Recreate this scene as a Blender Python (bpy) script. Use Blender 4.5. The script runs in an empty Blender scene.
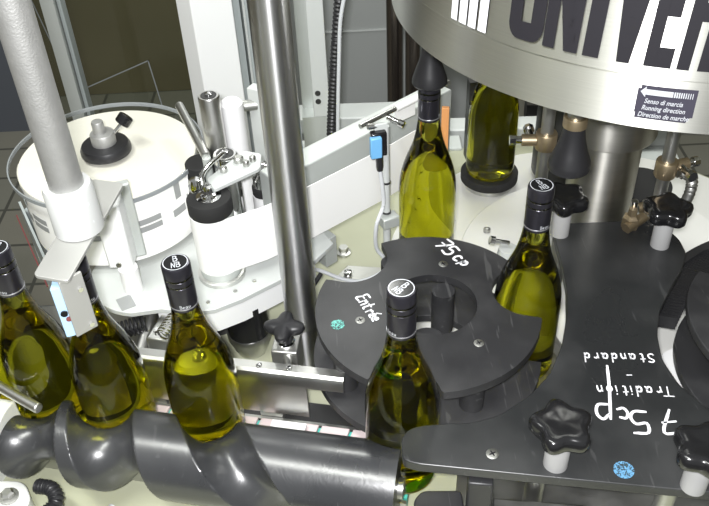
import bpy, bmesh, math, random
from mathutils import Vector, Matrix
random.seed(7)
C = bpy.context.scene
COL = C.collection
PI = math.pi
def rad(d): return math.radians(d)

# ------------------------------------------------------------------ camera
F_PX = 850.0
cam_d = bpy.data.cameras.new('camera'); cam = bpy.data.objects.new('camera', cam_d); COL.objects.link(cam)
cam_d.sensor_width = 36.0; cam_d.lens = F_PX * 36.0 / 709.0; cam_d.clip_start = .01; cam_d.clip_end = 60
_d = Vector((50.5, -1027.0, -F_PX)).normalized(); _z = -_d
_y = Vector((0, 0, -1)); _y = (_y - _y.dot(_z) * _z).normalized(); _x = _y.cross(_z)
cam.matrix_world = Matrix.Translation((0, 0, .865)) @ Matrix((_x, _y, _z)).to_4x4()
C.camera = cam

# ------------------------------------------------------------------ world, lights, exposure
C.view_settings.view_transform = 'Standard'; C.view_settings.look = 'None'
C.view_settings.gamma = 1; C.view_settings.exposure = 0.0; C.view_settings.use_curve_mapping = False
C.cycles.caustics_reflective = False; C.cycles.caustics_refractive = True
C.cycles.sample_clamp_indirect = 6
C.cycles.max_bounces = 16; C.cycles.transmission_bounces = 14; C.cycles.transparent_max_bounces = 12
w = bpy.data.worlds.new('hall'); C.world = w; w.use_nodes = True
w.node_tree.nodes['Background'].inputs[0].default_value = (.97, 1, .96, 1)
w.node_tree.nodes['Background'].inputs[1].default_value = .34
def area(name, loc, aim, sx, sy, power, col=(1, 1, 1)):
    l = bpy.data.lights.new(name, 'AREA'); l.shape = 'RECTANGLE'; l.size = sx; l.size_y = sy
    l.energy = power; l.color = col
    o = bpy.data.objects.new(name, l); COL.objects.link(o); o.location = loc
    o.rotation_euler = (Vector(aim) - Vector(loc)).to_track_quat('-Z', 'Y').to_euler(); return o
area('camera_flash', (-.02, -.03, .915), (.02, .95, .0), .05, .03, 20.0, (.99, .99, 1))
area('ceiling_tube_near', (-.7, .2, 2.3), (0, 1, 0), 1.5, .25, 42, (.98, 1, .95))
area('ceiling_tube_far', (.5, 2.6, 2.3), (0, 1.2, 0), 1.5, .25, 46, (.98, 1, .95))

# ------------------------------------------------------------------ materials
def new_mat(name):
    m = bpy.data.materials.new(name); m.use_nodes = True
    return m, m.node_tree, m.node_tree.nodes['Principled BSDF']
def mat(name, col, rough=.5, metal=0, spec=.5, noise=0, nscale=30, bump=0, bscale=200, coat=0, stretch=(1, 1, 1), rnoise=0):
    m, nt, b = new_mat(name); N = nt.nodes; L = nt.links
    b.inputs['Base Color'].default_value = (*col, 1); b.inputs['Roughness'].default_value = rough
    b.inputs['Metallic'].default_value = metal; b.inputs['Specular IOR Level'].default_value = spec
    b.inputs['Coat Weight'].default_value = coat
    if noise or bump or rnoise:
        tc = N.new('ShaderNodeTexCoord'); mp = N.new('ShaderNodeMapping'); mp.inputs['Scale'].default_value = stretch
        L.new(tc.outputs['Object'], mp.inputs[0])
    if noise or rnoise:
        n = N.new('ShaderNodeTexNoise'); n.inputs['Scale'].default_value = nscale; n.inputs['Detail'].default_value = 6
        L.new(mp.outputs[0], n.inputs[0])
    if noise:
        mx = N.new('ShaderNodeMix'); mx.data_type = 'RGBA'
        mx.inputs[6].default_value = (*[c * (1 - noise) for c in col], 1)
        mx.inputs[7].default_value = (*[min(1, c * (1 + noise)) for c in col], 1)
        L.new(n.outputs[0], mx.inputs[0]); L.new(mx.outputs[2], b.inputs['Base Color'])
    if rnoise:
        mr = N.new('ShaderNodeMapRange'); mr.inputs[1].default_value = .3; mr.inputs[2].default_value = .7
        mr.inputs[3].default_value = max(.02, rough - rnoise); mr.inputs[4].default_value = rough + rnoise
        L.new(n.outputs[0], mr.inputs[0]); L.new(mr.outputs[0], b.inputs['Roughness'])
    if bump:
        n2 = N.new('ShaderNodeTexNoise'); n2.inputs['Scale'].default_value = bscale; n2.inputs['Detail'].default_value = 3
        L.new(mp.outputs[0], n2.inputs[0]); bp = N.new('ShaderNodeBump'); bp.inputs['Strength'].default_value = bump
        bp.inputs['Distance'].default_value = .001
        L.new(n2.outputs[0], bp.inputs['Height']); L.new(bp.outputs[0], b.inputs['Normal'])
    return m
def scratched(name, col, rough, scratch=(.3, .3, .3), amount=.5, spec=.5):
    """black plastic with worn pale scratches and dusty patches"""
    m, nt, b = new_mat(name); N = nt.nodes; L = nt.links
    tc = N.new('ShaderNodeTexCoord')
    n = N.new('ShaderNodeTexNoise'); n.inputs['Scale'].default_value = 9; n.inputs['Detail'].default_value = 8
    L.new(tc.outputs['Object'], n.inputs[0])
    r = N.new('ShaderNodeValToRGB'); r.color_ramp.elements[0].position = .42; r.color_ramp.elements[1].position = .75
    L.new(n.outputs[0], r.inputs[0])
    v = N.new('ShaderNodeTexNoise'); v.inputs['Scale'].default_value = 60; v.inputs['Detail'].default_value = 2
    v.inputs['Distortion'].default_value = 2.5
    mp = N.new('ShaderNodeMapping'); mp.inputs['Scale'].default_value = (1, .12, 1); mp.inputs['Rotation'].default_value = (0, 0, .7)
    L.new(tc.outputs['Object'], mp.inputs[0]); L.new(mp.outputs[0], v.inputs[0])
    r2 = N.new('ShaderNodeValToRGB'); r2.color_ramp.elements[0].position = .66; r2.color_ramp.elements[1].position = .70
    L.new(v.outputs[0], r2.inputs[0])
    ad = N.new('ShaderNodeMath'); ad.operation = 'MULTIPLY_ADD'; ad.inputs[1].default_value = .35 * amount
    m1 = N.new('ShaderNodeMath'); m1.operation = 'MULTIPLY'; m1.inputs[1].default_value = .45 * amount
    L.new(r2.outputs[0], ad.inputs[0]); L.new(r.outputs[0], m1.inputs[0]); L.new(m1.outputs[0], ad.inputs[2])
    mx = N.new('ShaderNodeMix'); mx.data_type = 'RGBA'
    mx.inputs[6].default_value = (*col, 1); mx.inputs[7].default_value = (*scratch, 1)
    L.new(ad.outputs[0], mx.inputs[0]); L.new(mx.outputs[2], b.inputs['Base Color'])
    b.inputs['Specular IOR Level'].default_value = spec
    mr = N.new('ShaderNodeMapRange'); mr.inputs[3].default_value = rough; mr.inputs[4].default_value = rough + .2
    L.new(n.outputs[0], mr.inputs[0]); L.new(mr.outputs[0], b.inputs['Roughness'])
    bp = N.new('ShaderNodeBump'); bp.inputs['Strength'].default_value = .15; bp.inputs['Distance'].default_value = .001
    L.new(v.outputs[0], bp.inputs['Height']); L.new(bp.outputs[0], b.inputs['Normal'])
    return m
def mottled(name, col):
    m, nt, b = new_mat(name); N = nt.nodes; tc = N.new('ShaderNodeTexCoord'); n = N.new('ShaderNodeTexNoise')
    n.inputs['Scale'].default_value = 330; n.inputs['Detail'].default_value = 3; n.inputs['Distortion'].default_value = 1.5
    r = N.new('ShaderNodeValToRGB'); r.color_ramp.elements[0].position = .47; r.color_ramp.elements[0].color = (.03, .05, .06, 1)
    r.color_ramp.elements[1].position = .52; r.color_ramp.elements[1].color = (*col, 1)
    nt.links.new(tc.outputs['Object'], n.inputs[0]); nt.links.new(n.outputs[0], r.inputs[0]); nt.links.new(r.outputs[0], b.inputs['Base Color'])
    return m
def tiles(name, c1, c2, mortar, bw, bh, rough=.5):
    m, nt, b = new_mat(name); N = nt.nodes; L = nt.links
    tc = N.new('ShaderNodeTexCoord'); br = N.new('ShaderNodeTexBrick'); L.new(tc.outputs['Object'], br.inputs[0])
    br.inputs['Color1'].default_value = (*c1, 1); br.inputs['Color2'].default_value = (*c2, 1); br.inputs['Mortar'].default_value = (*mortar, 1)
    br.inputs['Scale'].default_value = 1; br.inputs['Brick Width'].default_value = bw; br.inputs['Row Height'].default_value = bh
    br.inputs['Mortar Size'].default_value = .006; br.offset = 0
    L.new(br.outputs[0], b.inputs['Base Color']); b.inputs['Roughness'].default_value = rough
    return m
def glass(name, col, dens, rough=0.0):
    m, nt, b = new_mat(name)
    b.inputs['Base Color'].default_value = (.56, .58, .23, 1); b.inputs['Transmission Weight'].default_value = 1
    b.inputs['Roughness'].default_value = rough; b.inputs['IOR'].default_value = 1.37
    va = nt.nodes.new('ShaderNodeVolumeAbsorption'); va.inputs[0].default_value = (*col, 1); va.inputs[1].default_value = dens
    nt.links.new(va.outputs[0], nt.nodes['Material Output'].inputs['Volume'])
    return m
def clear(name, tint=(.93, .95, .95), gl=.08):
    m, nt, b = new_mat(name); N = nt.nodes; L = nt.links; N.remove(b)
    t = N.new('ShaderNodeBsdfTransparent'); t.inputs[0].default_value = (*tint, 1)
    g = N.new('ShaderNodeBsdfGlossy'); g.inputs['Roughness'].default_value = .08
    mx = N.new('ShaderNodeMixShader'); mx.inputs[0].default_value = gl
    L.new(t.outputs[0], mx.inputs[1]); L.new(g.outputs[0], mx.inputs[2]); L.new(mx.outputs[0], N['Material Output'].inputs[0])
    return m
def turned(name, col, rough, aniso, **k):
    m = mat(name, col, rough, 1, **k); b = m.node_tree.nodes['Principled BSDF']
    b.inputs['Anisotropic'].default_value = aniso; b.inputs['Anisotropic Rotation'].default_value = ANI
    tg = m.node_tree.nodes.new('ShaderNodeTangent'); tg.direction_type = 'RADIAL'; tg.axis = 'Z'
    m.node_tree.links.new(tg.outputs[0], b.inputs['Tangent']); return m
ANI = .25
M = dict(
    brushed=turned('brushed_steel', (.74, .74, .69), .44, .88, stretch=(1, 1, 60), noise=.08, nscale=14),
    dullsteel=mat('dull_steel', (.50, .50, .48), .42, 1, noise=.15, nscale=20, rnoise=.1),
    sheet=mat('sheet_steel', (.62, .62, .60), .36, 1, noise=.08, nscale=8, rnoise=.08),
    chrome=mat('chrome', (.72, .72, .72), .10, 1),
    polished=turned('polished_pole', (.60, .60, .61), .32, .9),
    column=turned('lathe_turned_steel', (.50, .49, .45), .42, .85, stretch=(1, 1, 14), noise=.2, nscale=7),
    cast=mat('cast_aluminium_tube', (.44, .44, .43), .5, .7, noise=.12, nscale=90, bump=.35, bscale=500),
    alu=mat('anodised_aluminium', (.60, .63, .61), .45, .45, noise=.04, nscale=30),
    alupale=mat('pale_aluminium', (.60, .625, .61), .5, .15),
    white=mat('white_paint', (.86, .87, .87), .35),
    satin=mat('satin_steel', (.44, .44, .42), .5, .45),
    sleeve=mat('milky_plastic_sleeve', (.52, .53, .52), .5),
    whitep=mat('white_plastic', (.86, .86, .86), .5, noise=.03, nscale=20),
    paper=mat('white_paper', (.90, .90, .88), .7),
    ivory=mat('ivory_label_paper', (.84, .82, .72), .65, noise=.06, nscale=5, stretch=(1, 6, 1)),
    print=mat('grey_print', (.30, .31, .31), .5),
    offwhite=mat('worn_white_table', (.80, .80, .76), .4, noise=.07, nscale=9),
    cream=mat('cream_table', (.42, .43, .31), .35, noise=.14, nscale=5, rnoise=.1),
    black=scratched('scratched_black_plastic', (.022, .022, .024), .36, amount=.32),
    screwblack=scratched('feed_screw_plastic', (.024, .025, .028), .18, amount=.17, spec=.9),
    plate=scratched('black_guide_plastic', (.018, .019, .020), .20, amount=.22),
    knob=mat('black_bakelite', (.010, .010, .011), .18, noise=.2),
    greyplastic=mat('grey_standoff_plastic', (.36, .36, .36), .45),
    rubber=mat('black_rubber', (.018, .018, .02), .38),
    hoseb=mat('corrugated_black_hose', (.02, .02, .022), .4),
    foam=mat('black_foam', (.015, .015, .015), .85, bump=.5, bscale=500),
    ink=mat('white_marker', (.88, .88, .92), .6),
    logo=mat('silver_print', (.62, .64, .68), .35, .3),
    cap=mat('black_screw_cap', (.055, .053, .066), .28, .75),
    capring=mat('cap_silver_line', (.55, .55, .58), .3, .8),
    letters=mat('black_lettering', (.018, .017, .021), .5, spec=.3),
    stripe=mat('white_stripe_print', (.88, .88, .95), .4),
    sticker=mat('dark_sticker', (.045, .042, .06), .4),
    brass=mat('dull_brass', (.50, .40, .26), .38, .9, noise=.15, nscale=60),
    orange=mat('orange_plastic', (.72, .33, .12), .6),
    blue=mat('sky_blue_plastic', (.16, .42, .72), .4),
    paleblue=mat('pale_blue_plastic', (.42, .62, .84), .4),
    teal=mat('teal_plastic', (.08, .50, .42), .45),
    tealink=mottled('teal_sticker', (.16, .55, .47)),
    blueink=mottled('blue_sticker', (.12, .30, .50)),
    chain=mat('pinkish_chain_plate', (.66, .56, .56), .45, noise=.06, nscale=40),
    cable=mat('grey_cable', (.62, .64, .66), .45),
    red=mat('red_stripe', (.20, .05, .05), .6),
    housing=mat('white_housing_paint', (.76, .77, .74), .4, noise=.05, nscale=30),
    frame=mat('grey_green_frame', (.40, .44, .44), .5),
    slate=mat('dark_slate_panel', (.11, .12, .145), .5),
    cabinet=mat('grey_cabinet_steel', (.46, .48, .47), .4, .3, noise=.08, nscale=3),
    bronze=mat('dark_polished_pipe', (.16, .135, .12), .22, .9),
    wallm=mat('olive_brown_wall', (.20, .17, .10), .7, noise=.18, nscale=2.5),
    floorm=tiles('dark_floor_tiles', (.17, .17, .145), (.20, .19, .16), (.07, .07, .06), .2, .2),
    clear=clear('clear_acrylic', (.98, .98, .98), .03),
    cleardoor=clear('clear_door_acrylic', (.80, .82, .78), .05),
    edge=mat('acrylic_edge', (.27, .29, .30), .3),
    bottle=glass('olive_bottle_glass', (.968, .950, .08), 34),
    lastdark=mat('black_machine_paint', (.03, .03, .03), .4),
)

# ------------------------------------------------------------------ mesh helpers
class MB:
    def __init__(s): s.bm = bmesh.new(); s.mi = 0
    def face(s, vs):
        try: f = s.bm.faces.new(vs)
        except ValueError: return None
        f.material_index = s.mi; return f
    def poly(s, pts, z0, z1):                                   # prism from a plan outline
        a = [s.bm.verts.new((p[0], p[1], z0)) for p in pts]; b = [s.bm.verts.new((p[0], p[1], z1)) for p in pts]
        n = len(pts); s.face(a[::-1]); s.face(b)
        for i in range(n): s.face((a[i], a[(i+1) % n], b[(i+1) % n], b[i]))
        return s
    def box(s, c, size, rz=0, mtx=None):
        m = mtx or (Matrix.Translation(c) @ Matrix.Rotation(rz, 4, 'Z'))
        x, y, z = [v / 2 for v in size]
        v = [s.bm.verts.new(m @ Vector(p)) for p in ((-x,-y,-z),(x,-y,-z),(x,y,-z),(-x,y,-z),(-x,-y,z),(x,-y,z),(x,y,z),(-x,y,z))]
        for f in ((3,2,1,0),(4,5,6,7),(0,1,5,4),(1,2,6,5),(2,3,7,6),(3,0,4,7)): s.face([v[i] for i in f])
        return s
    def lathe(s, prof, c=(0, 0, 0), seg=40, mtx=None, star=None, squash=None):   # prof (radius, z)
        m = mtx or Matrix.Translation(c); rows = []
        for r, z in prof:
            if r < 1e-6: rows.append([s.bm.verts.new(m @ Vector((0, 0, z)))]); continue
            row = []
            for i in range(seg):
                a = 2 * PI * i / seg; k = star(a, r) if star else 1
                row.append(s.bm.verts.new(m @ Vector((r*k*math.cos(a), r*k*math.sin(a), z))))
            rows.append(row)
        for A, B in zip(rows, rows[1:]):
            if len(A) == 1 and len(B) == 1: continue
            for i in range(seg):
                j = (i + 1) % seg
                if len(A) == 1: s.face((A[0], B[j], B[i]))
                elif len(B) == 1: s.face((A[i], A[j], B[0]))
                else: s.face((A[i], A[j], B[j], B[i]))
        if prof[0] == prof[-1]: return s
        if len(rows[0]) > 1: s.face(rows[0][::-1])
        if len(rows[-1]) > 1: s.face(rows[-1])
        return s
    def cyl(s, c, r, h, seg=32): return s.lathe([(r, 0), (r, h)], c, seg)
    def rod(s, a, b, r, seg=20, r2=None):
        a, b = Vector(a), Vector(b); q = (b - a).to_track_quat('Z', 'Y').to_matrix().to_4x4()
        return s.lathe([(r, 0), (r2 if r2 is not None else r, (b - a).length)], seg=seg, mtx=Matrix.Translation(a) @ q)
    def tube(s, pts, r, seg=10, rib=None, sub=8):
        P = catmull([Vector(p) for p in pts], sub); rows = []; up = Vector((.13, .21, 1)).normalized(); L = 0
        for i, p in enumerate(P):
            t = (P[min(i+1, len(P)-1)] - P[max(i-1, 0)]).normalized()
            x = up.cross(t).normalized(); y = t.cross(x); up = y.cross(x) * -1 if False else up
            if i: L += (p - P[i-1]).length
            rr = r * (1 + (rib[1] * math.cos(2*PI*L/rib[0]) if rib else 0))
            rows.append([s.bm.verts.new(p + x*rr*math.cos(2*PI*k/seg) + y*rr*math.sin(2*PI*k/seg)) for k in range(seg)])
        for A, B in zip(rows, rows[1:]):
            for i in range(seg): s.face((A[i], A[(i+1) % seg], B[(i+1) % seg], B[i]))
        s.face(rows[0][::-1]); s.face(rows[-1]); return s
    def wall(s, pts, z0, z1, t):                                # a standing strip of thickness t along a plan path
        P = [Vector((p[0], p[1], 0)) for p in pts]; off = []
        for i, p in enumerate(P):
            d = (P[min(i+1, len(P)-1)] - P[max(i-1, 0)]).normalized(); off.append(p + Vector((-d.y, d.x, 0)) * t)
        return s.poly([p[:2] for p in P] + [p[:2] for p in off[::-1]], z0, z1) if len(P) < 3 else s._wall(P, off, z0, z1)
    def _wall(s, P, Q, z0, z1):
        V = [[s.bm.verts.new((q.x, q.y, z)) for q in row for z in (z0, z1)] for row in (P, Q)]
        n = len(P)
        for i in range(n-1):
            a, b = V[0], V[1]; k = 2*i
            s.face((a[k], a[k+2], a[k+3], a[k+1])); s.face((b[k+1], b[k+3], b[k+2], b[k]))
            s.face((a[k+1], a[k+3], b[k+3], b[k+1])); s.face((b[k], b[k+2], a[k+2], a[k]))
        for k in (0, 2*n-2): s.face((V[0][k], V[0][k+1], V[1][k+1], V[1][k]))
        return s
    def grid(s, quad, f, n=8, flip=False):                      # quad of (u,v), bilinear, mapped by f
        q = [Vector(p) for p in quad]; vs = []
        for i in range(n+1):
            for j in range(n+1):
                a, b = i/n, j/n
                p = (q[0]*(1-a) + q[1]*a)*(1-b) + (q[3]*(1-a) + q[2]*a)*b
                vs.append(s.bm.verts.new(f(p.x, p.y)))
        for i in range(n):
            for j in range(n):
                k = i*(n+1)+j; s.face((vs[k], vs[k+n+1], vs[k+n+2], vs[k+1]))
        return s
    def strokes(s, lines, wdt, f):                              # pen strokes: each a list of (u,v)
        for ln in lines:
            pts = [Vector(p) for p in ln]
            if len(pts) > 2: pts = catmull2(pts, 4)
            pts = [p for i, p in enumerate(pts) if i == 0 or (p - pts[i-1]).length > 1e-7]
            if len(pts) < 2: continue
            L, R = [], []
            for i, p in enumerate(pts):
                d1 = (p - pts[i-1]).normalized() if i else (pts[1] - p).normalized()
                d2 = (pts[i+1] - p).normalized() if i < len(pts)-1 else d1
                d = (d1 + d2); d = d.normalized() if d.length > .3 else d1
                n = Vector((-d.y, d.x)) * wdt / 2; q = p + (d * -wdt*.4 if i == 0 else d * wdt*.4 if i == len(pts)-1 else Vector((0, 0)))
                k = .7 if i in (0, len(pts)-1) else 1
                L.append(s.bm.verts.new(f(*(q + n*k)))); R.append(s.bm.verts.new(f(*(q - n*k))))
            for i in range(len(pts)-1): s.face((R[i], R[i+1], L[i+1], L[i]))
        return s
    def build(s, name, m, parent=None, bevel=0, smooth=True, angle=35, normals=True):
        if normals: bmesh.ops.recalc_face_normals(s.bm, faces=s.bm.faces)
        me = bpy.data.meshes.new(name)
        root = parent
        while root is not None and root.parent is not None: root = root.parent
        if root is not None:
            bmesh.ops.transform(s.bm, matrix=Matrix.Rotation(-root.rotation_euler.z, 4, 'Z') @ Matrix.Translation(-root.location), verts=s.bm.verts)
        s.bm.to_mesh(me); s.bm.free()
        for x in (m if isinstance(m, (list, tuple)) else [m]): me.materials.append(M[x])
        if smooth:
            me.shade_smooth(); me.set_sharp_from_angle(angle=rad(angle))
        o = bpy.data.objects.new(name, me); COL.objects.link(o); o.parent = parent
        if bevel:
            b = o.modifiers.new('bevel', 'BEVEL'); b.width = bevel; b.segments = 2; b.limit_method = 'ANGLE'; b.angle_limit = rad(40)
            b.harden_normals = False
        return o
def catmull(P, sub=8):
    if len(P) < 3:
        return P
    Q = [P[0]*2 - P[1]] + list(P) + [P[-1]*2 - P[-2]]; out = []
    for i in range(1, len(Q)-2):
        a, b, c, d = Q[i-1:i+3]
        for k in range(sub):
            t = k/sub
            out.append(.5*((2*b) + (c-a)*t + (2*a-5*b+4*c-d)*t*t + (3*b-a-3*c+d)*t**3))
    out.append(P[-1]); return out
catmull2 = catmull
def thing(name, label, cat, loc=(0, 0, 0), group=None, rz=0):
    o = bpy.data.objects.new(name, None); COL.objects.link(o); o.location = loc; o.rotation_euler.z = rz
    o.empty_display_size = .02
    o['label'] = label; o['category'] = cat
    if group: o['group'] = group
    return o
def tag(o, label, cat, group=None, kind=None):
    o['label'] = label; o['category'] = cat
    if group: o['group'] = group
    if kind: o['kind'] = kind
    return o
def plab(o, label): o['label'] = label; return o
def struct(o): o['kind'] = 'structure'; return o
def kids(o): return list(o.children)
def dup(o, loc=None, rz=None, label=None, parent=None):
    ch = kids(o); c = o.copy(); COL.objects.link(c); c.parent = parent
    if loc is not None: c.location = loc
    if rz is not None: c.rotation_euler.z = rz
    if label: c['label'] = label
    for k in ch: dup(k, parent=c)
    return c
def arc(cx, cy, r, a0, a1, n): return [(cx + r*math.cos(rad(a0+(a1-a0)*i/n)), cy + r*math.sin(rad(a0+(a1-a0)*i/n))) for i in range(n+1)]
def rounded(pts, r, n=5):
    out = []; N = len(pts)
    for i, p in enumerate(pts):
        rr = r[i] if isinstance(r, (list, tuple)) else r
        p = Vector(p[:2]); a = Vector(pts[i-1][:2]) - p; b = Vector(pts[(i+1) % N][:2]) - p
        if rr <= 0: out.append(tuple(p)); continue
        ra = min(rr, a.length*.45); rb = min(rr, b.length*.45); A = p + a.normalized()*ra; B = p + b.normalized()*rb
        for k in range(n+1):
            t = k/n; out.append(tuple(A*(1-t)**2 + p*2*t*(1-t) + B*t*t))
    return out

# pen-stroke glyphs in a 1-high box
G = {
 '7': [[(0,1),(.62,1),(.18,0)],[(.1,.52),(.55,.56)]],
 '5': [[(.6,1),(.12,1),(.08,.58),(.45,.6),(.58,.3),(.4,.03),(.0,.06)]],
 'c': [[(.4,.55),(.15,.6),(.02,.3),(.15,.02),(.42,.08)]],
 'l': [[(.12,0),(.3,.45),(.42,1.0),(.25,1.1),(.15,.7),(.22,.05),(.45,0)]],
 'p': [[(.05,-.1),(.12,.6)],[(.1,.4),(.3,.62),(.48,.42),(.35,.15),(.1,.2)]],
 'T': [[(0,1),(.75,.98)],[(.38,1),(.33,0)]],
 'r': [[(.05,.55),(.1,0)],[(.1,.35),(.25,.58),(.4,.5)]],
 'a': [[(.4,.55),(.12,.58),(.05,.15),(.25,0),(.4,.3)],[(.42,.6),(.42,.1),(.52,0)]],
 'd': [[(.4,.5),(.12,.55),(.05,.15),(.25,0),(.42,.3)],[(.46,1.05),(.42,0)]],
 'i': [[(.08,.55),(.1,0)],[(.1,.85),(.11,.86)]],
 't': [[(.18,.95),(.15,.1),(.32,0)],[(0,.6),(.35,.63)]],
 'o': [[(.25,.6),(.04,.35),(.15,.02),(.4,.1),(.42,.45),(.22,.6)]],
 'n': [[(.05,.58),(.08,0)],[(.08,.4),(.28,.6),(.4,.4),(.42,0)]],
 's': [[(.4,.55),(.12,.52),(.2,.32),(.38,.18),(.2,0),(0,.06)]],
 'S': [[(.5,.92),(.2,1),(.06,.75),(.4,.45),(.42,.12),(.15,-.02),(0,.1)]],
 'E': [[(.55,1),(.1,.95),(.12,.5),(.05,.0),(.5,.02)],[(.1,.52),(.42,.55)]],
 'é': [[(.05,.3),(.4,.35),(.3,.6),(.08,.45),(.08,.1),(.4,.04)],[(.2,.8),(.42,1.08)]],
 'e': [[(.05,.3),(.4,.35),(.3,.6),(.08,.45),(.08,.1),(.4,.04)]],
 'u': [[(.05,.58),(.08,.1),(.25,0),(.4,.2),(.42,.58)],[(.42,.2),(.48,0)]],
 '-': [[(.05,.35),(.35,.37)]],
 'B': [[(.08,0),(.08,1)],[(.08,1),(.42,.92),(.4,.6),(.08,.53)],[(.08,.53),(.5,.45),(.48,.08),(.08,0)]],
 'N': [[(.05,0),(.08,1)],[(.08,1),(.45,0)],[(.45,0),(.48,1)]],
 '8': [[(.25,.53),(.05,.75),(.25,1),(.45,.77),(.25,.53),(.02,.25),(.25,0),(.48,.25),(.25,.53)]],
 ' ': [],
}
def write(text, size, adv=.68):
    out = []; x = 0
    for ch in text:
        for st in G[ch]: out.append([((x + u)*size, v*size) for u, v in st])
        x += adv * (.5 if ch in 'i-l' else 1)
    return out
def on_plate(o, ang, z):                                        # (u,v) on a level plate: reading direction ang
    ca, sa = math.cos(ang), math.sin(ang)
    return lambda u, v: Vector((o[0] + u*ca - v*sa, o[1] + u*sa + v*ca, z))

# ================================================================== STRUCTURE
struct(MB().box((0, 1.0, -.86), (9, 8, .02)).build('floor', 'floorm'))
struct(MB().box((0, 3.25, .6), (9, .1, 2.9)).build('wall_back', 'wallm'))
struct(MB().box((-2.9, 1.0, .6), (.1, 8, 2.9)).build('wall_left', 'wallm'))
struct(MB().box((3.6, 1.0, .6), (.1, 8, 2.9)).build('wall_right', 'wallm'))

# machine table and base cabinet
t = thing('machine_table', 'pale cream machine table top under the label machine and star wheels', 'table', (0, .9, -.85))
MB().poly(rounded([(-.72, .35), (.80, .35), (.80, 1.10), (.62, 1.30), (.30, 1.42), (-.20, 1.30), (-.27, 1.08), (-.31, .90), (-.40, .86), (-.72, .86)], .02), -.07, -.04).build('table_top', 'cream', t, bevel=.004)
MB().box((.1, .72, -.46), (1.3, .66, .76)).build('cabinet_base', 'sheet', t, bevel=.006)

# ================================================================== CAROUSEL
CX, CY = .39, 1.02
t = thing('rotary_table', 'round worn white bottle carousel table under the big steel drum', 'machine table', (CX, CY, -.04))
MB().lathe([(.0, -.039), (.335, -.039), (.34, -.036), (.34, -.031), (.336, -.029), (0, -.029)], (CX, CY, 0), 96).build('outer_disc', 'offwhite', t)
MB().lathe([(.0, -.029), (.222, -.029), (.224, -.027), (.224, -.021), (.222, -.019), (0, -.019)], (CX, CY, 0), 96).build('inner_disc', 'offwhite', t)
for a in (140, 170): MB().lathe([(.006, -.019), (.006, -.014), (.003, -.012), (0, -.012)], (CX + .19*math.cos(rad(a+12)), CY + .19*math.sin(rad(a+12)), 0), 12).build('disc_bolt', 'dullsteel', t)
# dried label marks
for k in range(9):
    a = rad(random.uniform(135, 225)); r = random.uniform(.24, .35); x, y = CX + r*math.cos(a), CY + r*math.sin(a)
    p = [(0, 0)]
    for q in range(3): p.append((p[-1][0] + random.uniform(-.008, .008), p[-1][1] + random.uniform(-.008, .008)))
    MB().strokes([p], .0012, on_plate((x, y), 0, -.0285)).build('scuff_mark', 'lastdark', t, normals=False)

def puck(loc, label):
    t = thing('bottle_plate', label, 'bottle plate', loc, 'bottle plates on the carousel')
    x, y, z = loc
    MB().lathe([(.044, 0), (.044, .012), (.038, .013)], loc, 48).build('steel_hub', 'sheet', t)
    MB().lathe([(.049, .011), (.051, .013), (.051, .026), (.049, .028), (0, .028)], loc, 56).build('rubber_pad', 'foam', t)
    return t
p0 = puck((.249, 1.262, -.029), 'black padded round bottle plate under the rear bottle beside the drum')
dup(p0, (.113, 1.032, -.0135), label='round black bottle plate hidden under the bottle held by the bell')
dup(p0, (.505, 1.20, -.029), label='empty black bottle plate behind the steel column on the right')

# column
COLX, COLY = .362, 1.008
t = thing('steel_column', 'thick turned steel centre column rising to the drum', 'column', (COLX, COLY, -.018))
MB().lathe([(.0, -.018), (.0485, -.018), (.0485, .230), (.047, .232)], (COLX, COLY, 0), 64).build('shaft', 'column', t)
MB().lathe([(.050, .229), (.062, .232), (.064, .236), (.064, .276), (.060, .280)], (COLX, COLY, 0), 64).build('collar', 'column', t)
MB().lathe([(.060, .278), (.060, .4295)], (COLX, COLY, 0), 64).build('upper_sleeve', 'dullsteel', t)

# ---- drum
DX, DY, DR, DZ = .4075, 1.010, .346, .430
drum = thing('steel_drum', 'large brushed steel drum with black lettering above the carousel', 'machine drum', (DX, DY, DZ))
MB().lathe([(.30, DZ+.004), (DR-.004, DZ), (DR, DZ+.002), (DR, DZ+.054), (DR+.0012, DZ+.056), (DR+.0012, DZ+.30), (DR-.01, DZ+.31), (0, DZ+.31)], (DX, DY, 0), 200).build('drum_shell', 'brushed', drum, angle=25)
def on_drum(off=.0022):
    R = DR + off
    return lambda a, z: Vector((DX + R*math.cos(rad(a)), DY + R*math.sin(rad(a)), z))
ZB = .4965; ZT = .612
def LQ(a0, quads, w_, mb, ital=.9):
    f = on_drum()
    for q in quads: mb.grid([(a0 + x*w_ + ital*y, ZB + y*(ZT-ZB)) for x, y in q], f, 8)
mb = MB()
V_ = lambda x0, x1, y0, y1: [(x0, y0), (x1, y0), (x1, y1), (x0, y1)]
LQ(-135.6, [V_(0, .36, .12, 1), V_(.64, 1, .12, 1), V_(.3, .7, 0, .14), V_(.33, .67, .13, .16)] + [[(.3, .14), (.3-.3*math.cos(PI/12*k), .14-.14*math.sin(PI/12*k)), (.3-.3*math.cos(PI/12*(k+1)), .14-.14*math.sin(PI/12*(k+1))), (.3, .14)] for k in range(6)] + [[(.7, .14), (.7+.3*math.cos(PI/12*k), .14-.14*math.sin(PI/12*k)), (.7+.3*math.cos(PI/12*(k+1)), .14-.14*math.sin(PI/12*(k+1))), (.7, .14)] for k in range(6)], 6.1, mb)
LQ(-129.3, [V_(0, .34, 0, 1), V_(.66, 1, 0, 1), [(.62, 0), (1, 0), (.36, 1), (0, 1)]], 5.7, mb)
LQ(-122.75, [V_(0, 1, 0, 1)], 2.5, mb)
LQ(-119.2, [[(.32, 0), (.68, 0), (.38, 1), (0, 1)], [(.32, 0), (.68, 0), (1, 1), (.62, 1)]], 5.2, mb, .9)
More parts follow.
